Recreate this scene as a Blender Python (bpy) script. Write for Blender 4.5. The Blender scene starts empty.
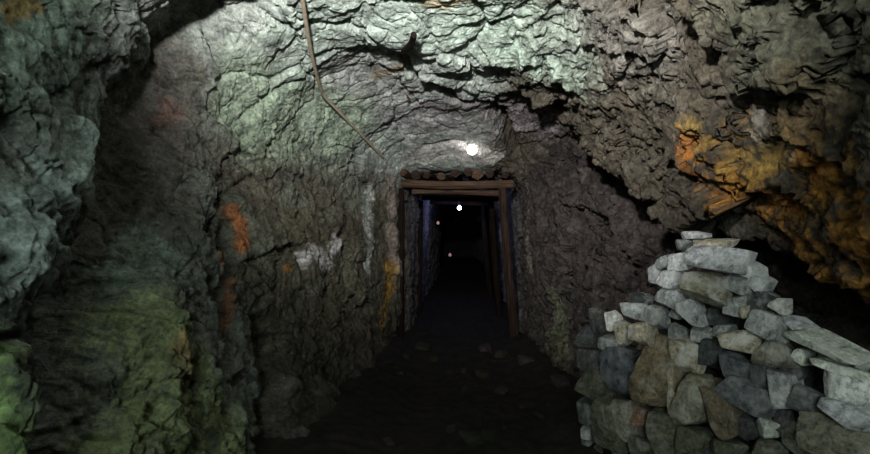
import bpy, math, random
import numpy as np
from mathutils import Vector, Matrix

random.seed(7)
rng = np.random.default_rng(11)
F32 = np.float32
scene = bpy.context.scene
COL = scene.collection

# ------------------------------------------------------------------ camera, world, light, exposure
EYE = 1.25            # camera height above the tunnel floor
FPX = 500.0           # focal length in pixels of the 870 x 454 frame
cam_data = bpy.data.cameras.new('camera')
cam_data.sensor_width = 36.0
cam_data.lens = 36.0 * FPX / 870.0
cam_data.clip_start = 0.05
cam = bpy.data.objects.new('camera', cam_data)
cam.location = (0, 0, EYE)
cam.rotation_euler = (math.pi / 2, 0, 0)
COL.objects.link(cam)
scene.camera = cam

world = bpy.data.worlds.new('world')
world.use_nodes = True
scene.world = world
world.node_tree.nodes['Background'].inputs['Color'].default_value = (0.55, 0.75, 0.68, 1)
world.node_tree.nodes['Background'].inputs['Strength'].default_value = 0.02


def lamp(name, kind, loc, energy, color, radius=0.1, aim=None, angle=None, blend=1.0):
    d = bpy.data.lights.new(name, kind)
    d.energy = energy
    d.color = color
    d.shadow_soft_size = radius
    if kind == 'SPOT':
        d.spot_size = angle
        d.spot_blend = blend
    o = bpy.data.objects.new(name, d)
    o.location = loc
    if aim is not None:
        o.rotation_euler = (Vector(aim) - Vector(loc)).to_track_quat('-Z', 'Y').to_euler()
    COL.objects.link(o)
    return o


# unseen spot added over the visitor's head to brighten the roof, turned down the tunnel and up
lamp('unseen_roof_spot', 'SPOT', (-0.25, 0.10, EYE + 0.72), 900, (1.0, 0.985, 0.95), 0.05, aim=(0.34, 3.2, EYE + 1.58), angle=math.radians(92), blend=1.0)
# daylight from the mine's mouth behind the visitor
day = bpy.data.lights.new('entrance_daylight', 'AREA')
day.shape = 'RECTANGLE'; day.size = 1.3; day.size_y = 1.2
day.energy = 70; day.color = (0.86, 1.0, 0.94)
day_o = bpy.data.objects.new('entrance_daylight', day)
day_o.location = (-0.35, -2.2, EYE + .6); day_o.rotation_euler = (math.pi / 2, 0, 0)
COL.objects.link(day_o)

scene.view_settings.view_transform = 'Standard'
scene.view_settings.look = 'None'
scene.view_settings.gamma = 1
scene.view_settings.exposure = 0.0
scene.view_settings.use_curve_mapping = False
scene.cycles.use_denoising = True

# ------------------------------------------------------------------ noise in numpy
_perm = rng.permutation(256).astype(np.int32)
_perm = np.concatenate([_perm, _perm, _perm])
_g = rng.normal(size=(256, 3)).astype(F32)
_g /= np.linalg.norm(_g, axis=1, keepdims=True)
_GX, _GY, _GZ = _g[:, 0].copy(), _g[:, 1].copy(), _g[:, 2].copy()
_R4 = rng.random((256, 6)).astype(F32)


def _h(ix, iy, iz):
    return _perm[_perm[_perm[ix & 255] + (iy & 255)] + (iz & 255)]


def perlin(p):
    f = np.floor(p)
    i = f.astype(np.int32)
    x, y, z = (p[:, 0] - f[:, 0]).astype(F32), (p[:, 1] - f[:, 1]).astype(F32), (p[:, 2] - f[:, 2]).astype(F32)
    fx, fy, fz = [t * t * t * (t * (t * 6 - 15) + 10) for t in (x, y, z)]
    out = 0
    for dx in (0, 1):
        wx = fx if dx else 1 - fx
        for dy in (0, 1):
            wy = fy if dy else 1 - fy
            for dz in (0, 1):
                wz = fz if dz else 1 - fz
                h = _h(i[:, 0] + dx, i[:, 1] + dy, i[:, 2] + dz)
                out = out + wx * wy * wz * (_GX[h] * (x - dx) + _GY[h] * (y - dy) + _GZ[h] * (z - dz))
    return out


def fbm(p, octs=4, lac=2.1, gain=0.5, ridged=False):
    a, s, t = 1.0, 0, 0
    q = p.astype(F32)
    for o in range(octs):
        n = perlin(q + 17.3 * o)
        if ridged:
            n = 1 - np.abs(n) * 2.6
        s = s + a * n
        t += a
        a *= gain
        q = q * lac
    return s / t


def worley(p):
    f = np.floor(p)
    i = f.astype(np.int32)
    fr = (p - f).astype(F32)
    n = len(p)
    d1 = np.full(n, 9, F32); d2 = np.full(n, 9, F32)
    hid = np.zeros(n, np.int32)
    vec = np.zeros((n, 3), F32)
    for dx in (-1, 0, 1):
        for dy in (-1, 0, 1):
            for dz in (-1, 0, 1):
                h = _h(i[:, 0] + dx, i[:, 1] + dy, i[:, 2] + dz)
                vx = dx + _R4[h, 0] - fr[:, 0]
                vy = dy + _R4[h, 1] - fr[:, 1]
                vz = dz + _R4[h, 2] - fr[:, 2]
                d = vx * vx + vy * vy + vz * vz
                m = d < d1
                d2 = np.where(m, d1, np.minimum(d2, d))
                d1 = np.where(m, d, d1)
                hid = np.where(m, h, hid)
                vec[m, 0] = vx[m]; vec[m, 1] = vy[m]; vec[m, 2] = vz[m]
    return np.sqrt(d1), np.sqrt(d2), hid, vec


def facets(p, tilt=1.0):
    """angular broken-rock relief: every cell is a randomly offset, randomly tilted plane"""
    d1, d2, hid, vec = worley(p)
    r = _R4[hid]
    t = (r[:, 3] - .5) * vec[:, 0] + (r[:, 4] - .5) * vec[:, 1] + (r[:, 5] - .5) * vec[:, 2]
    return (r[:, 3] * 0.7 + r[:, 5] * .3 - .5) + 1.6 * tilt * t, d2 - d1


def sstep(a, b, x):
    t = np.clip((x - a) / (b - a), 0, 1)
    return t * t * (3 - 2 * t)


# ------------------------------------------------------------------ materials
def new_mat(name):
    m = bpy.data.materials.new(name)
    m.use_nodes = True
    nt = m.node_tree
    b = nt.nodes['Principled BSDF']
    return m, nt, b


def rock_material(name, attr=True, color=(0.2, 0.2, 0.2), rough=0.72, scale=1.0, bump=0.5, spec=0.35, varied=0.5, coord='Object', fine_scale=38, dist=.03, lime=0.0):
    m, nt, b = new_mat(name)
    N, L = nt.nodes, nt.links
    tc = N.new('ShaderNodeTexCoord')
    mp = N.new('ShaderNodeMapping'); mp.inputs['Scale'].default_value = (scale, scale, scale)
    L.new(tc.outputs[coord], mp.inputs['Vector'])
    n1 = N.new('ShaderNodeTexNoise'); n1.inputs['Scale'].default_value = fine_scale; n1.inputs['Detail'].default_value = 9; n1.inputs['Roughness'].default_value = .74
    n2 = N.new('ShaderNodeTexNoise'); n2.inputs['Scale'].default_value = 9; n2.inputs['Detail'].default_value = 7; n2.inputs['Roughness'].default_value = .6
    n2.inputs['Distortion'].default_value = .6
    for n in (n1, n2):
        L.new(mp.outputs[0], n.inputs['Vector'])
    mixf = N.new('ShaderNodeMath'); mixf.operation = 'MULTIPLY'
    L.new(n1.outputs['Fac'], mixf.inputs[0]); L.new(n2.outputs['Fac'], mixf.inputs[1])
    rmp = N.new('ShaderNodeMapRange')
    rmp.inputs['From Min'].default_value = .12; rmp.inputs['From Max'].default_value = .40
    rmp.inputs['To Min'].default_value = 1 - varied; rmp.inputs['To Max'].default_value = 1 + varied
    L.new(mixf.outputs[0], rmp.inputs['Value'])
    mul = N.new('ShaderNodeVectorMath'); mul.operation = 'SCALE'
    if attr:
        at = N.new('ShaderNodeAttribute'); at.attribute_name = 'col'
        L.new(at.outputs['Color'], mul.inputs[0])
    else:
        mul.inputs[0].default_value = color
    L.new(rmp.outputs[0], mul.inputs['Scale'])
    if lime:
        # patchy pale lime crust
        geo = N.new('ShaderNodeNewGeometry')
        n3 = N.new('ShaderNodeTexNoise'); n3.inputs['Scale'].default_value = 13; n3.inputs['Detail'].default_value = 6; n3.inputs['Roughness'].default_value = .65
        L.new(geo.outputs['Position'], n3.inputs['Vector'])
        r3 = N.new('ShaderNodeMapRange')
        r3.inputs['From Min'].default_value = .50; r3.inputs['From Max'].default_value = .64; r3.inputs['To Max'].default_value = lime
        L.new(n3.outputs['Fac'], r3.inputs['Value'])
        mx = N.new('ShaderNodeMix'); mx.data_type = 'RGBA'
        L.new(r3.outputs[0], mx.inputs['Factor'])
        L.new(mul.outputs[0], mx.inputs['A']); mx.inputs['B'].default_value = (.80, .80, .78, 1)
        L.new(mx.outputs['Result'], b.inputs['Base Color'])
    else:
        L.new(mul.outputs[0], b.inputs['Base Color'])
    b.inputs['Roughness'].default_value = rough
    b.inputs['Specular IOR Level'].default_value = spec
    bp = N.new('ShaderNodeBump'); bp.inputs['Strength'].default_value = bump; bp.inputs['Distance'].default_value = dist
    L.new(mixf.outputs[0], bp.inputs['Height'])
    L.new(bp.outputs[0], b.inputs['Normal'])
    return m


M_ROCK = rock_material('rock_wall', True, bump=1.0, rough=.8, spec=.2, varied=.9, fine_scale=62, dist=.045)
M_FLOOR = rock_material('muddy_floor', True, rough=.85, bump=.6, spec=.15)


def wood_material(name, c1, c2):
    m, nt, b = new_mat(name)
    N, L = nt.nodes, nt.links
    tc = N.new('ShaderNodeTexCoord')
    mp = N.new('ShaderNodeMapping'); mp.inputs['Scale'].default_value = (40, 40, 3)
    L.new(tc.outputs['Object'], mp.inputs['Vector'])
    n = N.new('ShaderNodeTexNoise'); n.inputs['Scale'].default_value = 1.4; n.inputs['Detail'].default_value = 6; n.inputs['Distortion'].default_value = .8
    L.new(mp.outputs[0], n.inputs['Vector'])
    cr = N.new('ShaderNodeValToRGB')
    cr.color_ramp.elements[0].position = .35; cr.color_ramp.elements[0].color = (*c1, 1)
    cr.color_ramp.elements[1].position = .68; cr.color_ramp.elements[1].color = (*c2, 1)
    L.new(n.outputs['Fac'], cr.inputs[0]); L.new(cr.outputs[0], b.inputs['Base Color'])
    b.inputs['Roughness'].default_value = .9
    b.inputs['Specular IOR Level'].default_value = .08
    bp = N.new('ShaderNodeBump'); bp.inputs['Strength'].default_value = .6; bp.inputs['Distance'].default_value = .01
    L.new(n.outputs['Fac'], bp.inputs['Height']); L.new(bp.outputs[0], b.inputs['Normal'])
    return m


def plain_material(name, color, rough=.6, metal=0.0, emit=0.0, emit_color=None, noise=.25):
    m, nt, b = new_mat(name)
    N, L = nt.nodes, nt.links
    n = N.new('ShaderNodeTexNoise'); n.inputs['Scale'].default_value = 30; n.inputs['Detail'].default_value = 5
    tc = N.new('ShaderNodeTexCoord'); L.new(tc.outputs['Object'], n.inputs['Vector'])
    cr = N.new('ShaderNodeValToRGB')
    cr.color_ramp.elements[0].position = .3; cr.color_ramp.elements[0].color = (*[c * (1 - noise) for c in color], 1)
    cr.color_ramp.elements[1].position = .7; cr.color_ramp.elements[1].color = (*[min(1, c * (1 + noise)) for c in color], 1)
    L.new(n.outputs['Fac'], cr.inputs[0]); L.new(cr.outputs[0], b.inputs['Base Color'])
    b.inputs['Roughness'].default_value = rough
    b.inputs['Metallic'].default_value = metal
    if emit:
        b.inputs['Emission Color'].default_value = (*(emit_color or color), 1)
        b.inputs['Emission Strength'].default_value = emit
    return m


# ------------------------------------------------------------------ rock shell of the mine: cross-sections (x, z relative to eye) along the tunnel
ST = {
    -4.0: [(-.90, -1.32), (-1.05, -.8), (-1.15, -.2), (-1.15, .3), (-1.0, .75), (-.6, 1.1), (0, 1.2), (.6, 1.1), (1.0, .7), (1.2, .2), (1.25, -.1), (1.25, -.5), (1.2, -.9), (1.1, -1.32)],
    -1.0: [(-.85, -1.32), (-1.05, -.8), (-1.2, -.2), (-1.2, .3), (-1.05, .8), (-.65, 1.2), (0, 1.3), (.6, 1.2), (1.0, .6), (1.3, -.1), (1.45, -.4), (1.5, -.7), (1.5, -1.0), (1.45, -1.32)],
    0.6: [(-.80, -1.32), (-1.0, -.8), (-1.15, -.2), (-1.2, .3), (-1.1, .8), (-.7, 1.2), (0, 1.3), (.6, 1.18), (1.05, .55), (1.40, -.28), (1.75, -.25), (1.85, -.6), (1.75, -1.0), (1.6, -1.32)],
    1.6: [(-.75, -1.32), (-1.0, -.8), (-1.18, -.2), (-1.24, .3), (-1.16, .8), (-.75, 1.2), (0, 1.27), (.62, 1.15), (1.02, .65), (1.39, -.18), (1.74, -.12), (1.82, -.5), (1.72, -.95), (1.55, -1.32)],
    2.5: [(-.65, -1.32), (-.95, -.8), (-1.15, -.2), (-1.25, .3), (-1.2, .8), (-.75, 1.15), (0, 1.22), (.58, 1.18), (.95, .76), (1.30, .08), (1.66, .06), (1.68, -.35), (1.52, -.8), (1.35, -1.32)],
    3.5: [(-.55, -1.32), (-.76, -.8), (-.96, -.2), (-1.06, .3), (-1.0, .78), (-.6, 1.1), (0, 1.15), (.55, 1.16), (.95, .9), (1.19, .46), (1.48, .42), (1.48, -.1), (1.32, -.7), (1.0, -1.32)],
    4.4: [(-.48, -1.32), (-.62, -.8), (-.76, -.2), (-.82, .3), (-.74, .72), (-.4, .97), (.1, 1.03), (.55, 1.05), (.9, 1.02), (1.08, .92), (1.22, .78), (1.24, .2), (1.16, -.6), (.98, -1.32)],
    5.1: [(-.44, -1.32), (-.50, -.8), (-.57, -.2), (-.60, .3), (-.55, .62), (-.35, .80), (.15, .86), (.55, .86), (.85, .82), (1.0, .66), (1.08, .4), (1.08, -.1), (1.04, -.7), (.97, -1.32)],
    5.55: [(-.38, -1.32), (-.38, -.8), (-.37, -.2), (-.37, .3), (-.36, .56), (-.25, .66), (.2, .69), (.6, .67), (.83, .63), (.96, .5), (1.0, .25), (1.0, -.2), (1.0, -.7), (.98, -1.32)],
    6.2: [(-0.3, -1.32), (-0.30, -0.8), (-0.29, -0.2), (-0.28, 0.3), (-0.25, 0.5), (-0.12, 0.6), (0.3, 0.63), (0.65, 0.62), (0.88, 0.58), (1.0, 0.45), (1.03, 0.2), (1.05, -0.2), (1.05, -0.7), (1.05, -1.32)],
    9.0: [(-0.17, -1.32), (-0.17, -0.8), (-0.15, -0.2), (-0.1, 0.3), (-0.04, 0.5), (0.08, 0.58), (0.48, 0.6), (0.78, 0.6), (1.0, 0.56), (1.13, 0.42), (1.18, 0.2), (1.2, -0.2), (1.22, -0.7), (1.23, -1.32)],
    14.0: [(0.15, -1.32), (0.13, -0.8), (0.15, -0.2), (0.2, 0.3), (0.27, 0.5), (0.45, 0.62), (0.85, 0.66), (1.15, 0.66), (1.39, 0.6), (1.55, 0.42), (1.6, 0.2), (1.63, -0.2), (1.65, -0.7), (1.65, -1.32)],
    21.0: [(0.15, -1.32), (0.13, -0.8), (0.15, -0.2), (0.2, 0.3), (0.27, 0.5), (0.45, 0.62), (0.85, 0.66), (1.15, 0.66), (1.39, 0.6), (1.55, 0.42), (1.6, 0.2), (1.63, -0.2), (1.65, -0.7), (1.65, -1.32)],
}
ys = np.array(sorted(ST))
P = np.array([ST[y] for y in ys])          # S x 14 x 2


def hermite(xk, V, x):
    """cubic interpolation through V (first axis) at knots xk, tangents limited"""
    m = np.zeros_like(V)
    d = (V[1:] - V[:-1]) / (xk[1:] - xk[:-1]).reshape(-1, *([1] * (V.ndim - 1)))
    m[1:-1] = .5 * (d[1:] + d[:-1]); m[0] = d[0]; m[-1] = d[-1]
    i = np.clip(np.searchsorted(xk, x) - 1, 0, len(xk) - 2)
    h = (xk[i + 1] - xk[i])
    t = (x - xk[i]) / h
    sh = (-1,) + (1,) * (V.ndim - 1)
    t = t.reshape(sh); h = h.reshape(sh)
    return ((1 + 2 * t) * (1 - t) ** 2 * V[i] + t * (1 - t) ** 2 * h * m[i] + t * t * (3 - 2 * t) * V[i + 1] + t * t * (t - 1) * h * m[i + 1])


NK = 860
seg = np.linalg.norm(P[3:8, 1:] - P[3:8, :-1], axis=2).mean(0)
cum = np.concatenate([[0], np.cumsum(seg)]) / seg.sum()
uk = np.interp(np.linspace(0, 1, NK), cum, np.arange(14))
ya = np.linspace(-4, 0.9, 70)[:-1]
tt = np.linspace(0, 1, 760)
yb = 0.9 * (5.6 / 0.9) ** (tt ** 0.85)
yc = 5.6 + (21 - 5.6) * np.linspace(0, 1, 170)[1:] ** 1.3
yy = np.concatenate([ya, yb, yc])
NY = len(yy)
Pk = hermite(np.arange(14.0), np.moveaxis(P, 1, 0), uk)      # NK x S x 2
Pg = hermite(ys, np.moveaxis(Pk, 1, 0), yy)                  # NY x NK x 2
B = np.zeros((NY, NK, 3))
B[..., 0] = Pg[..., 0]; B[..., 1] = yy[:, None]; B[..., 2] = Pg[..., 1] + EYE


def grid_normals(G):
    du = np.gradient(G, axis=1); dv = np.gradient(G, axis=0)
    n = np.cross(du, dv)
    n /= np.linalg.norm(n, axis=2, keepdims=True) + 1e-9
    return n


Nn = grid_normals(B)
# orient into the tunnel
c = np.stack([np.full(NY, .15), yy, np.full(NY, EYE)], 1)[:, None, :]
if ((c - B) * Nn).sum() < 0:
    Nn = -Nn

Bf = B.reshape(-1, 3)
_vis = Bf[:, 1] > .6
_px = np.where(_vis, 435 + FPX * Bf[:, 0] / np.maximum(Bf[:, 1], .1), -9999)
_py = 227 - FPX * (Bf[:, 2] - EYE) / np.maximum(Bf[:, 1], .1)


def on_rock(px, py):
    """point of the undisplaced rock shell seen at a pixel of the photograph"""
    d = (_px - px) ** 2 + (_py - py) ** 2
    near = d < max(30.0, d.min() * 1.5)
    idx = np.nonzero(near)[0]
    # nearest of the layers that project here
    k = idx[np.argmin(Bf[idx, 1] + .05 * np.sqrt(d[idx]))]
    return Bf[k].copy()


def poly3d(pts, step=.03):
    q = [on_rock(*p) for p in pts]
    out = []
    for a, b in zip(q[:-1], q[1:]):
        n = max(2, int(np.linalg.norm(b - a) / step))
        for t in np.linspace(0, 1, n, endpoint=False):
            out.append(a + (b - a) * t)
    out.append(q[-1])
    return np.array(out)


pf = Bf.astype(F32)
nf = Nn.reshape(-1, 3).astype(F32)
# two-scale wobble used for every hand-placed edge so that none is a clean curve
warp = np.stack([fbm(pf * 2.3 + o, 3) for o in (3.1, 41.7, 77.7)], 1)


def near_poly(pts, reach, warp_amt=.08):
    """distance of every shell vertex to a polyline on the rock"""
    q = poly3d(pts)
    lo = q.min(0) - reach * 3; hi = q.max(0) + reach * 3
    m = np.nonzero(((pf > lo) & (pf < hi)).all(1))[0]
    d = np.full(len(pf), 9.0, F32)
    pp = pf[m] + warp[m] * warp_amt * 2
    best = np.full(len(m), 9.0, F32)
    for a in q.astype(F32):
        best = np.minimum(best, ((pp - a) ** 2).sum(1))
    d[m] = np.sqrt(best)
    return d


# ---- relief
disp = np.zeros(len(pf), F32)           # + = into the tunnel
Y = pf[:, 1]
X = pf[:, 0]; Z = pf[:, 2] - EYE
ug = np.tile(uk, NY).astype(F32)
gal = sstep(5.0, 5.7, Y)
amp = 1 - .55 * sstep(4.2, 5.4, Y)
leftw = 1 - sstep(3.3, 4.6, ug)
rightw = sstep(6.5, 7.4, ug)
ceilw = np.clip(1 - leftw - rightw, 0, 1)

disp += amp * .16 * fbm(pf * 1.25 + 5, 3)
# foliation: tilted sheets that break into ledges, dipping differently on walls and roof
lw = pf + warp * .35


def ledges(direction, freq, cutoff=.82):
    dv = np.array(direction, F32); dv /= np.linalg.norm(dv)
    t_ = (lw @ dv) * freq
    t_ = t_ - np.floor(t_)
    return np.where(t_ < cutoff, t_ / cutoff, (1 - t_) / (1 - cutoff)) - .5


disp += amp * leftw * (.040 * ledges((.45, .55, .6), 4.2) + .016 * ledges((.5, .75, .3), 12))
disp += amp * ceilw * (.024 * ledges((.25, .85, .45), 2.7, .90) + .006 * ledges((.1, .8, -.5), 8, .85) + .003 * ledges((-.5, .7, .3), 23))
disp += amp * rightw * (.035 * ledges((.5, .45, -.75), 4.5) + .014 * ledges((.45, .3, -.8), 13))
fa, ea = facets((pf + warp * .12) * np.array([2.6, 2.0, 2.6], F32))
disp += amp * .08 * fa * (.55 + .75 * rightw + .15 * leftw)
disp -= amp * .02 * np.exp(-(ea / .05) ** 2)

# ---- hand-placed forms: (points in the photograph, width m, height m; + bulges into the tunnel, - is cut back)
FORMS = [
    # near-left buttress and its lumps
    ([(-70, 40), (0, 90), (35, 170), (10, 225), (-30, 260)], .13, .05),
    ([(75, 130), (62, 180), (52, 215)], .07, .05),
    ([(-5, 225), (0, 275)], .08, .07),
    ([(5, 365), (15, 440)], .14, .16),
    # dark gully behind the buttress
    ([(240, 20), (180, 90), (150, 160), (140, 220), (100, 270), (75, 330), (70, 400), (60, 470)], .15, -.26),
    ([(200, 10), (140, 100), (125, 200)], .12, -.14),
    
    ([(0, 330), (50, 320), (80, 300)], .07, -.10),
    ([(-20, 215), (35, 235), (60, 245)], .03, -.05),
    # rib of the left wall and the crevices around it
    ([(135, 240), (150, 320), (165, 420)], .13, .10),
    ([(200, 170), (190, 250), (195, 330), (215, 430)], .10, .05),
    ([(226, 205), (229, 260), (226, 330), (232, 410)], .05, -.22),
    ([(255, 180), (215, 205), (210, 250)], .03, -.05),
    ([(275, 330), (280, 400), (285, 470)], .09, -.24),
    ([(300, 180), (298, 220), (302, 260)], .03, -.05),
    ([(240, 130), (265, 100), (300, 80)], .03, -.045),
    # roof cracks
    ([(215, 28), (250, 20), (290, 30), (330, 25), (365, 30), (400, 50)], .022, -.05),
    ([(400, 55), (412, 72), (430, 83), (455, 96), (500, 102), (545, 104)], .035, -.15),
    ([(410, 60), (440, 62), (470, 50), (510, 68), (540, 75)], .018, -.035),
    ([(410, 65), (450, 78), (500, 86), (550, 88)], .06, .06),
    ([(497, 112), (506, 135), (516, 160)], .06, -.26),
    # big hanging block on the right: its lower edge and the gap below
    ([(545, 85), (570, 115), (590, 140), (640, 175), (690, 205), (740, 240)], .07, .07),
    ([(560, 120), (585, 155), (625, 190), (680, 222)], .06, -.14),
    ([(540, -8), (560, -4), (585, 0), (612, 6)], .05, -.5),
    ([(400, 30), (450, 50), (520, 62), (555, 62)], .20, .09),
    ([(40, 225), (60, 235), (20, 205)], .03, -.05),
    ([(540, 40), (560, 80)], .03, -.03),
    ([(715, 40), (735, 75), (745, 95)], .03, -.05),
    ([(800, 0), (830, 50), (850, 120)], .06, -.09),
    ([(700, 120), (740, 150), (770, 190)], .06, .06),
    ([(690, 160), (720, 200), (760, 230)], .03, -.06),
    ([(575, 140), (578, 180), (580, 230), (575, 290)], .05, -.20),
    ([(612, 205), (618, 240)], .13, .09),
    ([(655, 205), (660, 225)], .10, .07),
    ([(555, 330), (560, 400)], .08, .06),
    ([(540, 200), (538, 290)], .05, .04),
    # rock edge beside the timber set
    ([(394, 175), (396, 250), (395, 330)], .04, .03),
    ([(330, 165), (350, 200), (345, 280)], .10, -.05),
    # roof shelf over the lamp
    ([(425, 150), (450, 144), (485, 150)], .05, -.05),
]
for pts, w, hgt in FORMS:
    d = near_poly(pts, w, warp_amt=min(.08, w * .7))
    disp += hgt * np.exp(-(d / w) ** 2).astype(F32)

disp = np.clip(disp, -.60, .30)
disp = np.where(Y > 4.9, np.clip(disp, -.3, .30 - .24 * sstep(4.9, 5.5, Y)), disp)
def outward(G):
    n_ = grid_normals(G.reshape(NY, NK, 3))
    return -n_ if (n_ * Nn).sum() < 0 else n_


V = pf + nf * disp[:, None]
# second pass along the new normals, measured on the carved rock: smaller blocks, ridges, hairline cracks
q3 = V + warp * .05
n2 = outward(V).reshape(-1, 3).astype(F32)
fb, eb = facets(q3 * 8.5 + 3.3)
cob = np.exp(-(((X + .95) / .35) ** 2 + ((Z + .75) / .4) ** 2 + ((Y - 2.3) / .7) ** 2))
d2_ = amp * .024 * fb * (.15 + 1.15 * rightw + .4 * leftw + 1.5 * cob)
d2_ -= amp * .007 * np.exp(-(eb / .06) ** 2)
stretch = np.stack([np.full(len(V), 7.0), 5 + 2 * leftw, 7 - 4 * leftw], 1).astype(F32)
rid = fbm(V * stretch + warp * 2, 5, ridged=True)
d2_ += amp * .034 * (rid - .6) * (.33 + 1.15 * rightw + .32 * leftw)
for o_, fr_, wd_, dp_ in ((0, 1.6, .010, .020), (33, 4.1, .013, .008)):
    ck = np.abs(perlin(V * fr_ + warp * 1.2 + o_))
    d2_ -= amp * dp_ * np.exp(-(ck / wd_) ** 2)
V = V + n2 * d2_[:, None]
n2 = outward(V).reshape(-1, 3).astype(F32)
fine = fbm(V * 24, 4)
fc_, ec_ = facets(V * 21 + 7.7)
V = V + n2 * (.016 * fine * (.8 + .7 * rightw) + .010 * fc_ * (.15 + .8 * rightw + .5 * leftw))[:, None]
Ng = outward(V)
# from here on, places on the rock are looked up on the carved surface
pf = V.astype(F32)
Bf = pf.astype(float)
_vis = Bf[:, 1] > .6
_px = np.where(_vis, 435 + FPX * Bf[:, 0] / np.maximum(Bf[:, 1], .1), -9999)
_py = 227 - FPX * (Bf[:, 2] - EYE) / np.maximum(Bf[:, 1], .1)

# ---- colours of the rock (minerals, moss, ochre, lime) with some shade and glow painted in
def colmix(base, new, w):
    return base * (1 - w[:, None]) + np.array(new, F32)[None] * w[:, None]


cn = fbm(V * 3.1 + 9, 5)
cn2 = fbm(V * 7.7 + 29, 5)
cn3 = fbm(V * 1.3 + 70, 3)
grain = fbm(V * 31 + 50, 3)
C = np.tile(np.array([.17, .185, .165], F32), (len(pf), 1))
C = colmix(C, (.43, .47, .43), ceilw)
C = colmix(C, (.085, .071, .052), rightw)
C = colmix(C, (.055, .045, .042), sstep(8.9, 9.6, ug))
C = colmix(C, (.075, .062, .048), sstep(8.0, 8.7, ug) * sstep(9.6, 9.1, ug) * sstep(2.6, 2.0, Y) * .8)  # block darkened towards the near lip, weaker light there put into the colour
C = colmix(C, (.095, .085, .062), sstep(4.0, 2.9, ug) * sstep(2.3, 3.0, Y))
C = colmix(C, (.30, .39, .32), sstep(.0, .35, cn) * (.25 + .4 * ceilw) * (1 - rightw))
C = colmix(C, (.17, .15, .13), sstep(.02, .35, cn2) * .55)
C = colmix(C, (.20, .18, .15), sstep(.05, .35, -cn2) * .45 * rightw)
STAINS_AND_SHADING = [   # (points, reach, colour, strength, noise cut)
    ([(470, 20), (500, 30), (540, 50)], .35, (.50, .62, .52), .8, .1),
    ([(340, 20), (400, 20), (330, 60)], .30, (.42, .50, .44), .7, .1),
    ([(560, 40), (600, 30), (630, 50)], .22, (.25, .24, .22), .5, .2),
    ([(350, 60), (390, 90), (440, 120)], .25, (.42, .41, .41), .6, .1),
    ([(450, 110), (500, 110), (540, 120)], .25, (.22, .19, .20), .8, 0),
    ([(300, 110), (260, 120), (350, 130), (240, 90)], .25, (.30, .38, .27), .7, .1),
    ([(375, 75), (400, 65)], .07, (.48, .36, .22), .7, .2),
    ([(440, 5), (455, 0)], .08, (.48, .38, .22), .8, .2),
    ([(425, 155), (450, 152), (490, 155)], .16, (.5, .47, .45), .85, 0),  # pale rock behind the lamp, with some of its glow put into the colour
    ([(400, 120), (440, 130), (500, 135)], .2, (.33, .31, .32), .6, 0),
    ([(170, 70), (155, 140), (150, 210), (110, 260)], .22, (.10, .085, .07), .75, .1),  # dark brown gully rock, part of its shade painted into the colour
    # ochre on the hanging block
    ([(672, 160), (690, 155), (710, 165), (735, 185)], .14, (.38, .14, .025), .9, .55),
    ([(735, 170), (780, 210), (820, 260)], .17, (.38, .18, .04), .9, .6),
    ([(700, 130), (730, 150), (790, 160)], .10, (.26, .18, .05), .75, .6),
    ([(840, 180), (860, 240), (850, 280)], .14, (.42, .20, .04), .95, .45),
    ([(800, 90), (810, 120)], .10, (.33, .19, .08), .7, .35),
    ([(760, 130), (790, 160)], .05, (.36, .35, .33), .5, .8),
    ([(780, 30), (840, 20), (860, 60)], .25, (.13, .14, .10), .6, .2),
    # left: moss, pale lumps, rust
    ([(5, 365), (12, 400), (15, 440)], .09, (.22, .33, .13), .9, .1),
    ([(150, 330), (190, 400), (230, 440), (160, 430)], .22, (.21, .25, .10), .75, .2),
    ([(120, 270), (150, 260)], .14, (.26, .36, .28), .6, .2),
    ([(85, 140), (65, 200), (10, 270)], .12, (.36, .44, .41), .8, .1),
    ([(0, 40), (30, 60), (60, 20)], .18, (.30, .40, .32), .6, .2),
    ([(12, 24), (30, 14)], .03, (.45, .30, .10), .8, .3),
    ([(232, 215), (236, 228), (225, 260)], .05, (.34, .13, .05), .95, .15),
    ([(228, 280), (228, 340)], .05, (.22, .09, .04), .8, .2),
    ([(150, 120), (165, 110)], .07, (.15, .07, .055), .5, .3),
    ([(190, 360), (190, 385)], .07, (.34, .22, .10), .7, .3),
    # corridor wall beside the timber
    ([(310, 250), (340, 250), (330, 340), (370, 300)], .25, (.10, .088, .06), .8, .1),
    ([(305, 262), (325, 258), (345, 245)], .07, (.52, .50, .50), .9, .30),
    ([(370, 195), (373, 230), (368, 265)], .08, (.40, .43, .39), .9, .12),
    ([(393, 180), (394, 230), (397, 270)], .10, (.26, .21, .185), .85, .15),
    ([(391, 270), (389, 295), (384, 325)], .10, (.30, .17, .03), .85, .3),
    ([(285, 268), (275, 272)], .03, (.40, .20, .05), .8, .1),
    # right wall below the block
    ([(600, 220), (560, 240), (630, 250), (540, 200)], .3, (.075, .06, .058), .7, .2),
    ([(520, 180), (526, 230), (528, 270)], .07, (.20, .17, .15), .8, .1),
    ([(555, 330), (560, 360), (545, 300)], .14, (.17, .18, .11), .7, .2),
]
for pts, reach, colr, st, cut in STAINS_AND_SHADING:
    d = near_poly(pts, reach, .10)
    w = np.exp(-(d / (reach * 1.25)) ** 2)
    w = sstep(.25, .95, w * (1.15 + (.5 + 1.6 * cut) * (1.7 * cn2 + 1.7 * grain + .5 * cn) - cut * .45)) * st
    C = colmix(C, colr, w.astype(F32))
# mud and low shade painted up the foot of the walls
C = colmix(C, (.05, .042, .034), sstep(.10, -.35, Z + 1.0 + .5 * cn + .35 * cn2 - .22 * leftw + .25 * leftw * sstep(3.2, 2.2, Y)) * .85 * (1 - sstep(5.4, 5.6, Y)))
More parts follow.
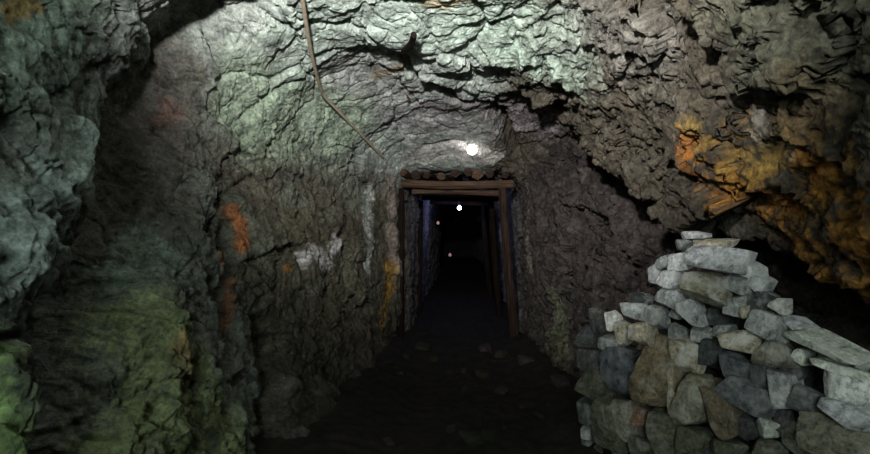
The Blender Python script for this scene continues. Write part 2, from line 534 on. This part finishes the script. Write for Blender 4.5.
# inside the gallery the rock is plain grey-brown
C = colmix(C, (.20, .18, .17), sstep(5.5, 6.2, Y))
C = np.clip(C * (1 + .5 * cn3[:, None] + .7 * fine[:, None] + .5 * cn2[:, None] + .7 * grain[:, None]), .01, .85)


def mesh_from_arrays(name, verts, quads, colors=None, normals=None, mat=None):
    me = bpy.data.meshes.new(name)
    nv, nq = len(verts), len(quads)
    me.vertices.add(nv); me.vertices.foreach_set('co', np.ascontiguousarray(verts, F32).ravel())
    me.loops.add(nq * 4); me.loops.foreach_set('vertex_index', np.ascontiguousarray(quads, np.int32).ravel())
    me.polygons.add(nq); me.polygons.foreach_set('loop_start', np.arange(0, nq * 4, 4, dtype=np.int32))
    me.update(calc_edges=True)
    me.polygons.foreach_set('use_smooth', np.ones(nq, bool))
    if colors is not None:
        a = me.color_attributes.new('col', 'FLOAT_COLOR', 'POINT')
        a.data.foreach_set('color', np.concatenate([colors, np.ones((nv, 1), F32)], 1).astype(F32).ravel())
    if normals is not None:
        me.normals_split_custom_set_from_vertices(np.ascontiguousarray(normals, F32))
    if mat:
        me.materials.append(mat)
    return me


def link(name, me, parent=None):
    o = bpy.data.objects.new(name, me)
    COL.objects.link(o)
    if parent is not None:
        o.parent = parent
    return o


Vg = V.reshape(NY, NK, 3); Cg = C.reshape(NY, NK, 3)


def shell_piece(name, k0, k1, label):
    sl = (slice(None), slice(k0, k1 + 1))
    n = k1 + 1 - k0
    idx = np.arange(NY * n).reshape(NY, n)
    q = np.stack([idx[:-1, :-1], idx[:-1, 1:], idx[1:, 1:], idx[1:, :-1]], -1).reshape(-1, 4)
    vv = Vg[sl].reshape(-1, 3); nn = Ng[sl].reshape(-1, 3)
    a = vv[q[:, 0]]; fn = np.cross(vv[q[:, 1]] - a, vv[q[:, 3]] - a)
    if (fn * nn[q[:, 0]]).sum() < 0:
        q = q[:, ::-1]
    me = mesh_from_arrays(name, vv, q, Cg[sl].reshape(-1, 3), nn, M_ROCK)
    o = link(name, me)
    o['kind'] = 'structure'
    o['label'] = label
    return o


kA = int(np.searchsorted(uk, 4.3)); kB = int(np.searchsorted(uk, 7.2))
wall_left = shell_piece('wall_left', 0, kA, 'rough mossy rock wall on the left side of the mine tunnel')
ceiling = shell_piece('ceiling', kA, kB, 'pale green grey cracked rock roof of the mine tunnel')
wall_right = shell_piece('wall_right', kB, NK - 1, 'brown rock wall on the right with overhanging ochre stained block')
for o, cname in ((wall_left, 'wall'), (ceiling, 'ceiling'), (wall_right, 'wall')):
    o['category'] = cname

# ------------------------------------------------------------------ floor
fx = np.linspace(-1.4, 2.0, 150)
fy = np.concatenate([np.linspace(-4, 1.4, 60)[:-1], np.linspace(1.4, 6, 260), np.linspace(6, 21.2, 120)[1:]])
FX, FY = np.meshgrid(fx, fy)
pfl = np.stack([FX, FY, np.zeros_like(FX)], -1).reshape(-1, 3).astype(F32)
fz = .05 * fbm(pfl * 1.7, 4) + .035 * np.maximum(0, fbm(pfl * 6 + 3, 4, ridged=True) - .45) + .012 * fbm(pfl * 22, 3)
fz += .10 * sstep(.35, .8, np.abs(pfl[:, 0] - .22)) * (pfl[:, 1] < 5.4)
pfl[:, 2] = fz
fc = np.tile(np.array([.016, .013, .011], F32), (len(pfl), 1)) * (1 + .8 * fbm(pfl * 5, 4))[:, None]
idx = np.arange(len(pfl)).reshape(FX.shape)
q = np.stack([idx[:-1, :-1], idx[:-1, 1:], idx[1:, 1:], idx[1:, :-1]], -1).reshape(-1, 4)
floor = link('floor', mesh_from_arrays('floor', pfl, q, np.clip(fc, .005, 1).astype(F32), None, M_FLOOR))
floor['kind'] = 'structure'; floor['label'] = 'dark muddy floor of the mine tunnel'; floor['category'] = 'floor'

# far end of the gallery, near black: its darkness is put into the colour
bk = np.stack([np.repeat(np.linspace(-.5, 1.7, 30), 30), np.full(900, 20.9), np.tile(np.linspace(-.1, 2.1, 30), 30)], 1).astype(F32)
bk[:, 1] -= .25 * fbm(bk * 1.5, 3)
ib = np.arange(900).reshape(30, 30)
q = np.stack([ib[:-1, :-1], ib[1:, :-1], ib[1:, 1:], ib[:-1, 1:]], -1).reshape(-1, 4)
back = link('wall_back', mesh_from_arrays('wall_back', bk, q, np.full((900, 3), .02, F32), None, M_ROCK))
back['kind'] = 'structure'; back['label'] = 'rock face closing the far end of the gallery, darkness painted into its colour'; back['category'] = 'wall'

# ------------------------------------------------------------------ stones
def stone_mesh(name, sx, sy, sz, seed, mat, boxy=14.0, cuts=7, n=9, taper=.24):
    """broken stone: rounded block cut by random planes; sx across, sy deep, sz high (full sizes)"""
    r = np.random.default_rng(seed)
    vs, qs, keymap = [], [], {}
    lin = np.linspace(-1, 1, n)

    def vid(p):
        k = tuple(np.round(p, 5))
        if k not in keymap:
            keymap[k] = len(vs); vs.append(p)
        return keymap[k]
    for ax in range(3):
        for sg in (-1, 1):
            for i in range(n - 1):
                for j in range(n - 1):
                    f = []
                    for a, b in ((i, j), (i + 1, j), (i + 1, j + 1), (i, j + 1)):
                        p = [0, 0, 0]; p[ax] = sg; p[(ax + 1) % 3] = lin[a]; p[(ax + 2) % 3] = lin[b]
                        f.append(vid(p))
                    qs.append(f if sg > 0 else f[::-1])
    v = np.array(vs, float)
    nn = (np.abs(v) ** boxy).sum(1) ** (1 / boxy)
    v = v / nn[:, None]
    # random cutting planes give flat broken faces
    for c_ in range(cuts):
        d = r.normal(size=3); d[1] *= .8; d /= np.linalg.norm(d)
        off = r.uniform(.88, 1.3)
        h = v @ d - off
        v = v - np.outer(np.maximum(h, 0), d)
    # uneven quadrilateral outline
    v[:, 0] *= 1 + taper * r.uniform(-1, 1) * v[:, 2]
    v[:, 2] *= 1 + taper * r.uniform(-1, 1) * v[:, 0]
    v[:, 0] += .18 * r.uniform(-1, 1) * v[:, 2]
    v[:, 1] += .22 * r.uniform(-1, 1) * v[:, 0] + .22 * r.uniform(-1, 1) * v[:, 2]
    ext = np.abs(v).max(0)
    v = v / ext
    v = v * (np.array([sx, sy, sz]) / 2)
    off = r.uniform(0, 50, 3)
    sc = 1 / max(.02, min(sx, sz))
    nz = fbm((v * sc * 1.3 + off).astype(F32), 3)
    nrm = v / (np.linalg.norm(v, axis=1, keepdims=True) + 1e-9)
    v = v + nrm * (nz * .07 * min(sx, sz))[:, None]
    me = bpy.data.meshes.new(name)
    me.from_pydata(v.tolist(), [], qs)
    me.update()
    me.materials.append(mat)
    return me


_stone_mats = {}


def stone_mat(col, lime=0.0):
    key = tuple(round(c_, 2) for c_ in col) + (round(lime, 1),)
    if key not in _stone_mats:
        _stone_mats[key] = rock_material('stone_%d' % len(_stone_mats), False, key[:3], rough=.8, bump=1.0, spec=.25, varied=.9, scale=1.8, lime=key[3])
    return _stone_mats[key]


GREY = (.36, .365, .37); LAV = (.68, .68, .71); WHITE = (.86, .84, .78); TAN = (.54, .47, .36); OLIVE = (.28, .265, .20)
BROWN = (.22, .17, .11); DARK = (.075, .08, .08); BLUE = (.13, .142, .155); PALE = (.68, .71, .62); MOSS = (.125, .125, .088)
RED = (.24, .14, .09); PBLUE = (.60, .61, .64)
# seen stones: centre x, y, width, height in the photograph, tilt (degrees, clockwise), colour, proud (m)
STONES = [
    (692, 235, 26, 8, 0, LAV, .0), (711, 244, 40, 9, 3, TAN, .01), (714, 260, 56, 24, 5, PBLUE, .04), (677, 262, 22, 17, -8, LAV, .0),
    (656, 273, 11, 21, 0, GREY, -.02), (669, 279, 19, 17, 0, LAV, .01), (700, 289, 45, 33, 4, OLIVE, .04), (669, 297, 26, 18, 10, PBLUE, .01),
    (688, 312, 22, 28, -10, PBLUE, .02), (655, 318, 20, 24, 0, GREY, .0), (749, 270, 22, 14, 22, WHITE, .01), (736, 282, 32, 15, 14, GREY, .01),
    (758, 284, 18, 16, 22, PBLUE, .0), (735, 306, 24, 21, -5, GREY, .02), (745, 311, 11, 12, 0, TAN, .03), (713, 318, 28, 18, 0, DARK, -.02),
    (759, 301, 26, 21, 0, DARK, .01), (777, 306, 18, 16, 0, WHITE, .03), (766, 326, 36, 25, 14, GREY, .03), (803, 329, 46, 9, 26, PBLUE, .01),
    (824, 347, 82, 13, 20, PALE, .04), (772, 354, 38, 28, 0, OLIVE, .02), (800, 356, 14, 16, 10, PALE, .0), (832, 362, 36, 10, 14, PALE, -.01),
    (840, 371, 58, 12, 9, PALE, .02), (846, 391, 66, 32, 6, WHITE, .03), (848, 416, 74, 25, 3, PBLUE, .05), (832, 441, 84, 38, 0, OLIVE, .05),
    (804, 402, 26, 28, 15, BLUE, .02), (783, 391, 26, 38, -8, GREY, .01), (684, 358, 23, 33, 3, TAN, .02), (738, 342, 40, 23, -4, TAN, .03),
    (713, 352, 24, 27, 0, DARK, .0), (735, 368, 28, 26, 0, BLUE, .01), (759, 376, 24, 36, 8, BLUE, .0), (745, 396, 54, 25, 17, BLUE, .03),
    (690, 401, 30, 50, 8, OLIVE, .04), (716, 412, 30, 54, -14, BROWN, .04), (745, 428, 24, 24, 0, DARK, .0), (768, 428, 28, 20, -6, PALE, .0),
    (727, 449, 32, 20, 0, MOSS, .0), (766, 449, 28, 18, 0, MOSS, .01), (691, 441, 28, 28, 0, MOSS, .01), (634, 312, 22, 17, 0, GREY, .01),
    (611, 322, 10, 17, 10, WHITE, .0), (639, 334, 20, 25, 0, TAN, .02), (621, 334, 13, 21, 8, TAN, .0), (596, 322, 15, 24, 0, DARK, -.01),
    (609, 345, 22, 19, 0, GREY, .0), (612, 371, 31, 42, -8, BLUE, .02), (649, 381, 42, 56, 5, BROWN, .05), (670, 390, 9, 52, 0, TAN, .03),
    (665, 351, 17, 27, 5, BROWN, .0), (587, 361, 17, 22, 0, DARK, .0), (592, 386, 26, 28, 15, MOSS, .01), (602, 424, 30, 46, 0, MOSS, .02),
    (623, 422, 22, 42, -5, OLIVE, .01), (640, 418, 14, 20, 0, RED, .0), (658, 434, 30, 42, 6, MOSS, .02), (586, 337, 14, 22, 0, DARK, -.01),
    (704, 335, 20, 18, 0, GREY, -.01), (783, 421, 22, 24, 0, DARK, -.01), (790, 372, 22, 18, 20, DARK, -.02), (722, 331, 16, 14, 0, GREY, -.01),
    (756, 340, 14, 12, 0, GREY, -.01), (676, 334, 16, 20, 0, GREY, -.01), (640, 448, 24, 20, 0, MOSS, .0), (629, 356, 14, 16, 0, DARK, -.02),
    (844, 350, 26, 7, 22, GREY, -.01), (868, 366, 22, 12, 18, GREY, .0), (586, 412, 14, 26, 0, DARK, -.01), (702, 455, 24, 18, 0, DARK, .0),
    (797, 437, 22, 32, 0, MOSS, .0), (664, 262, 14, 12, -20, GREY, -.01), (684, 246, 18, 10, -6, DARK, -.01), (640, 299, 14, 10, 0, DARK, -.02),
    (890, 402, 50, 40, 8, PALE, .02), (892, 440, 54, 42, 4, PBLUE, .03), (885, 376, 30, 14, 18, GREY, .0),
]
WA = np.array([.78, 2.75]); WB = np.array([1.39, 1.60])
wd = (WB - WA) / np.linalg.norm(WB - WA)
wn = np.array([-wd[1], wd[0]]) * -1.0
if wn @ np.array([-1.0, -1.0]) < 0:
    wn = -wn


def wall_point(px, py, proud=0.0):
    u = (px - 435) / FPX; v = (227 - py) / FPX
    # ray (u t, t, v t): hits the wall line
    A = np.array([[u, -wd[0]], [1.0, -wd[1]]])
    t, s_ = np.linalg.solve(A, WA + wn * proud)
    return s_, EYE + v * t, t


stone_wall = bpy.data.objects.new('dry_stone_wall', None)
stone_wall.location = (*(WA + wd * .65), 0.0)
COL.objects.link(stone_wall)
stone_wall['label'] = 'dry stone packing wall of broken grey and tan stones under the overhang'
stone_wall['category'] = 'stone wall'
wrot = math.atan2(wd[1], wd[0])
placed = []


def add_stone(s_, z, w, h, tilt, colr, proud, seed, depth=None, record=True, boxy=14.0):
    dep = depth or min(.30, max(.10, .5 * (w + h) * .95))
    j = random.Random(seed)
    jf = j.uniform(.86, 1.14)
    cc = tuple(max(.02, min(.88, x_ * jf)) for x_ in colr)
    lime = .8 if sum(colr) > 1.0 else (.5 if z > .75 and record else .2)
    me = stone_mesh('stone', w, dep, h, seed, stone_mat(tuple(round(x_, 2) for x_ in cc), lime), boxy=boxy)
    o = link('stone', me, stone_wall)
    cxy = WA + wd * s_ - wn * (dep / 2 - proud - .03)
    o.location = Vector((cxy[0], cxy[1], z)) - stone_wall.location
    # local x along wall, local y into it, local z up
    R = Matrix.Rotation(wrot + j.uniform(-.22, .22), 4, 'Z') @ Matrix.Rotation(math.radians(tilt), 4, 'Y') @ Matrix.Rotation(j.uniform(-.24, .16), 4, 'X')
    o.rotation_euler = R.to_euler()
    if record:
        placed.append((s_, z, w, h))
    return o


for i, (px, py, w, h, tilt, colr, proud) in enumerate(STONES):
    proud = proud * 1.7
    s0, z0, t0 = wall_point(px, py, proud)
    sa = wall_point(px - w / 2, py, proud)[0]; sb = wall_point(px + w / 2, py, proud)[0]
    add_stone(s0, z0, abs(sb - sa) * 1.04, h / FPX * t0 * 1.05, tilt, colr, proud, 100 + i)

# filler: smaller stones wedged between, set back, and the courses below the frame down to the floor
SIL = [(578, 350), (590, 318), (606, 316), (640, 306), (653, 275), (665, 258), (690, 240), (728, 250), (760, 284), (785, 308), (800, 330), (860, 362), (900, 385), (960, 440)]
sil = np.array([wall_point(*p)[:2] for p in SIL])


def top_at(s_):
    return np.interp(s_, sil[:, 0], sil[:, 1])


rr = random.Random(5)
FILL = [DARK, GREY, MOSS, OLIVE, DARK, BLUE, BROWN]
k = 0
for tries in range(2600):
    s_ = rr.uniform(sil[0, 0] + .02, sil[-1, 0]); zt = top_at(s_)
    w = rr.uniform(.05, .13); h = w * rr.uniform(.55, 1.0)
    z = rr.uniform(.05, max(.1, zt - h * .5))
    if any(abs(s_ - a) < .45 * (w + ww) and abs(z - b) < .45 * (h + hh) for a, b, ww, hh in placed):
        continue
    add_stone(s_, z, w, h, rr.uniform(-15, 15), rr.choice(FILL), -.05, 1000 + k)
    k += 1
    if k > 90:
        break
# hearting behind the face, all dark: shade of the gaps put into its colour
for a in np.arange(sil[0, 0] + .06, sil[-1, 0], .17):
    for b in np.arange(.08, 1.4, .15):
        if b < min(top_at(a), top_at(a + .15), top_at(a - .12)) - .14:
            add_stone(a + rr.uniform(-.03, .03), b + rr.uniform(-.02, .02), .20, .17, rr.uniform(-10, 10), DARK, -.15, 3000 + k, depth=.22, record=False)
            k += 1

# ------------------------------------------------------------------ timber
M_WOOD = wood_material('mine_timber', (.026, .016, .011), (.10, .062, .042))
M_WOOD_POST = wood_material('post_timber', (.010, .006, .005), (.045, .027, .021))  # darker timber copy, dim light on the posts painted into its colour
M_WOOD_DARK_SHADED = wood_material('dark_shaded_timber', (.005, .003, .0025), (.016, .010, .008))  # near-black timber copy, gallery shade painted into its colour


def log_mesh(name, a, b, r0, r1, mat, seed, sides=14, rings=12, flat=0.0):
    """round timber from a to b, uneven, with closed ends"""
    a = Vector(a); b = Vector(b)
    ax = (b - a).normalized()
    sx = ax.orthogonal().normalized(); sy = ax.cross(sx)
    r = random.Random(seed)
    ph = [r.uniform(0, 6.28) for _ in range(4)]
    verts, faces = [], []
    for i in range(rings + 1):
        t = i / rings
        c_ = a.lerp(b, t) + sx * .010 * math.sin(3.1 * t + ph[0]) + sy * .010 * math.sin(4.3 * t + ph[1])
        rad = r0 + (r1 - r0) * t
        for j_ in range(sides):
            th = 2 * math.pi * j_ / sides
            rr_ = rad * (1 + .08 * math.sin(2 * th + ph[2] + t * 2) + .06 * math.sin(5 * th + ph[3]) + r.uniform(-.04, .04))
            verts.append(c_ + sx * rr_ * math.cos(th) + sy * rr_ * math.sin(th))
    for i in range(rings):
        for j_ in range(sides):
            faces.append((i * sides + j_, i * sides + (j_ + 1) % sides, (i + 1) * sides + (j_ + 1) % sides, (i + 1) * sides + j_))
    faces.append(tuple(range(sides))[::-1])
    faces.append(tuple(rings * sides + j_ for j_ in range(sides)))
    me = bpy.data.meshes.new(name)
    me.from_pydata([tuple(v) for v in verts], [], faces)
    me.update()
    me.materials.append(mat)
    return me


def P3(px, py, yd):
    return Vector(((px - 435) / FPX * yd, yd, EYE + (227 - py) / FPX * yd))


def part_log(parent, name, a, b, r0, r1, mat, seed, **kw):
    """a part modelled round its own middle, so its grain follows it"""
    a = Vector(a); b = Vector(b)
    mid = (a + b) / 2
    L = (b - a).length
    me = log_mesh(name, (0, 0, -L / 2), (0, 0, L / 2), r0, r1, mat, seed, **kw)
    o = link(name, me, parent)
    o.location = mid - (parent.location if parent else Vector())
    o.rotation_euler = (b - a).to_track_quat('Z', 'Y').to_euler()
    return o


def timber_set(label, yd, x0, x1, ztop, rad, mat, lean=.12, seed=1, post_mat=None):
    t = bpy.data.objects.new('timber_frame', None)
    t.location = ((x0 + x1) / 2, yd, 0)
    COL.objects.link(t)
    t['label'] = label; t['category'] = 'timber frame'
    t['group'] = 'timber sets along the gallery'
    part_log(t, 'lintel', (x0 - .05, yd, ztop), (x1 + .05, yd + .02, ztop - .01), rad, rad * .9, mat, seed)
    part_log(t, 'post', (x0 - .07, yd + .08, ztop - rad), (x0 - .10, yd + .12, -.03), rad * .95, rad, M_WOOD_DARK_SHADED, seed + 1)
    part_log(t, 'post', (x1 - .06, yd + .02, ztop - rad), (x1 + lean - .06, yd + .02, -.03), rad * .95, rad, post_mat or mat, seed + 2)
    return t


front = timber_set('front timber frame of brown logs at the gallery mouth below the lamp', 5.45, -.31, .80, EYE + .475, .045, M_WOOD, lean=.13, seed=10, post_mat=M_WOOD_POST)
# second cap log just behind and below the first
part_log(front, 'cap_log', (-.26, 5.62, EYE + .395), (.74, 5.62, EYE + .385), .038, .036, M_WOOD, 31)
# lagging poles lying on the lintel, ends towards the visitor
for i in range(9):
    x = -.29 + i * .136 + random.uniform(-.025, .025)
    part_log(front, 'lagging_pole', (x - .05, 5.40 + random.uniform(0, .05), EYE + .58 + random.uniform(-.022, .018)), (x + .10, 6.5, EYE + .56), .055 + random.uniform(-.016, .016), .045, M_WOOD_POST if i % 3 else M_WOOD, 50 + i, sides=5 + i % 2, rings=8)
timber_set('second timber frame standing inside the dark gallery', 7.0, -.14, .84, EYE + .42, .045, M_WOOD_DARK_SHADED, seed=80)
timber_set('third timber frame deeper in the dark gallery beside the blue lamp', 8.9, -.14, .92, EYE + .44, .05, M_WOOD_DARK_SHADED, seed=90)

# ------------------------------------------------------------------ lamps
def lathe(name, prof, mat, seg_=24, smooth=True):
    verts, faces = [], []
    for r_, z in prof:
        for j_ in range(seg_):
            th = 2 * math.pi * j_ / seg_
            verts.append((r_ * math.cos(th), r_ * math.sin(th), z))
    for i in range(len(prof) - 1):
        for j_ in range(seg_):
            faces.append((i * seg_ + j_, i * seg_ + (j_ + 1) % seg_, (i + 1) * seg_ + (j_ + 1) % seg_, (i + 1) * seg_ + j_))
    faces.append(tuple(range(seg_))[::-1]); faces.append(tuple((len(prof) - 1) * seg_ + j_ for j_ in range(seg_)))
    me = bpy.data.meshes.new(name)
    me.from_pydata(verts, [], faces)
    me.update()
    if smooth:
        me.polygons.foreach_set('use_smooth', np.ones(len(me.polygons), bool))
    me.materials.append(mat)
    return me


M_SOCKET = plain_material('black_socket', (.03, .03, .03), .5)
M_IRON = plain_material('rusty_iron', (.16, .10, .07), .7, .4)


def bulb_lamp(label, loc, r, strength, color, hang):
    t = bpy.data.objects.new('mine_lamp', None)
    t.location = loc
    COL.objects.link(t)
    t['label'] = label; t['category'] = 'lamp'; t['group'] = 'electric lamps along the mine'
    glow = plain_material('glowing_glass', color, .3, 0, strength, color, 0)
    prof = [(r * .02, -r)] + [(r * math.sin(a), -r * math.cos(a)) for a in np.linspace(.25, 2.5, 12)] + [(r * .5, r * 1.0), (r * .45, r * 1.25)]
    link('bulb', lathe('bulb', prof, glow), t)
    link('socket', lathe('socket', [(r * .3, r * 1.2), (r * .62, r * 1.25), (r * .66, r * 1.9), (r * .4, r * 2.2), (r * .15, r * 2.3)], M_SOCKET), t)
    if hang:
        part_log(t, 'cord', (loc[0], loc[1], loc[2] + r * 2.1), (loc[0], loc[1] + .02, loc[2] + r * 2.1 + hang), .006, .006, M_SOCKET, 3, sides=8, rings=3)
    else:
        part_log(t, 'bracket', (loc[0], loc[1], loc[2] + r * 2.1), (loc[0] + .01, loc[1] + .14, loc[2] + r * 2.1 + .12), .008, .008, M_IRON, 3, sides=8, rings=3)
    return t


Lp = P3(472, 150, 5.15)
bulb_lamp('bright white round lamp above the timber lintel', Lp, .050, 14, (1.0, .97, .95), 0)
Lp2 = P3(459.5, 208, 8.6)
bulb_lamp('small blue white lamp deep inside the gallery', Lp2, .034, 25, (.55, .60, 1.0), .28)
lamp('gallery_lamp_light', 'POINT', (Lp2.x - .05, 8.45, Lp2.z - .06), 6, (.35, .42, 1.0), .03)
Lp3 = P3(438, 223, 10.5)
bulb_lamp('dim warm lamp left of the far gallery end', Lp3, .03, .30, (1.0, .62, .50), .50)
Lp4 = P3(450, 255, 19.5)  # glowing bulb added in place of a reflection on the far floor
bulb_lamp('dim pinkish bulb standing in for a light spot on the far gallery floor', Lp4, .06, .22, (1.0, .60, .62), 0)

# ------------------------------------------------------------------ cable under the roof
M_CABLE = plain_material('old_cable', (.36, .29, .21), .7)


def tube_mesh(name, pts, rad, mat, sides=10):
    cu = bpy.data.curves.new(name, 'CURVE')
    cu.dimensions = '3D'; cu.bevel_depth = rad; cu.bevel_resolution = 3; cu.use_fill_caps = True
    sp = cu.splines.new('POLY'); sp.points.add(len(pts) - 1)
    for p_, q_ in zip(sp.points, pts):
        p_.co = (*q_, 1)
    o = bpy.data.objects.new(name, cu)
    me = bpy.data.meshes.new_from_object(o)
    bpy.data.objects.remove(o)
    me.name = name
    me.materials.clear(); me.materials.append(mat)
    return me


def hanging(px, py, off=.08):
    p = Vector(on_rock(px, py))
    d = (p - Vector((0, 0, EYE)))
    return p - d.normalized() * off


ca_ = [hanging(303, 0, .12), hanging(323, 95, .12), hanging(383, 157, .06)]
ca = [ca_[0] + (ca_[0] - ca_[1]) * .5] + [ca_[0].lerp(ca_[1], t_) + Vector((-.012, 0, -.012)) * math.sin(math.pi * t_) for t_ in np.linspace(0, .96, 8)] + [ca_[1].lerp(ca_[2], t_) for t_ in np.linspace(.02, 1, 8)]
cable = link('hanging_cable', tube_mesh('hanging_cable', ca, .011, M_CABLE))
cable['label'] = 'old brown cable with a kink hanging below the pale green roof'; cable['category'] = 'cable'


def spike(label, pts, r0, r1, mat, name):
    q_ = [hanging(*p) if len(p) == 2 else hanging(p[0], p[1], p[2]) for p in pts]
    o = part_log(None, name, q_[0], q_[1], r0, r1, mat, len(label), sides=9, rings=5)
    o['label'] = label; o['category'] = 'peg'
    return o


spike('short dark wooden peg wedged in the roof crack', [(404, 55, -.05), (413, 36, .18)], .024, .018, M_WOOD_DARK_SHADED, 'wooden_peg')
spike('tiny dark iron peg in the roof below the crack', [(410, 102, -.03), (406, 96, .13)], .012, .006, M_IRON, 'iron_peg')

# ------------------------------------------------------------------ loose stones in the floor mud
for i in range(34):
    y_ = random.uniform(2.2, 5.2); x_ = random.uniform(-.5, .95)
    sz = random.choice((.03, .04, .05, .07, .1))
    me = stone_mesh('stone', sz * random.uniform(1, 1.6), sz * random.uniform(1, 1.4), sz * .8, 5000 + i, stone_mat(random.choice(((.03, .026, .022), (.02, .018, .015), (.035, .03, .025)))), n=5)
    o = link('stone', me, floor)
    ii = int(np.argmin((pfl[:, 0] - x_) ** 2 + (pfl[:, 1] - y_) ** 2))
    o.location = (x_, y_, float(pfl[ii, 2]) + sz * .18)
    o.rotation_euler = (random.uniform(-.3, .3), random.uniform(-.3, .3), random.uniform(0, 6.28))
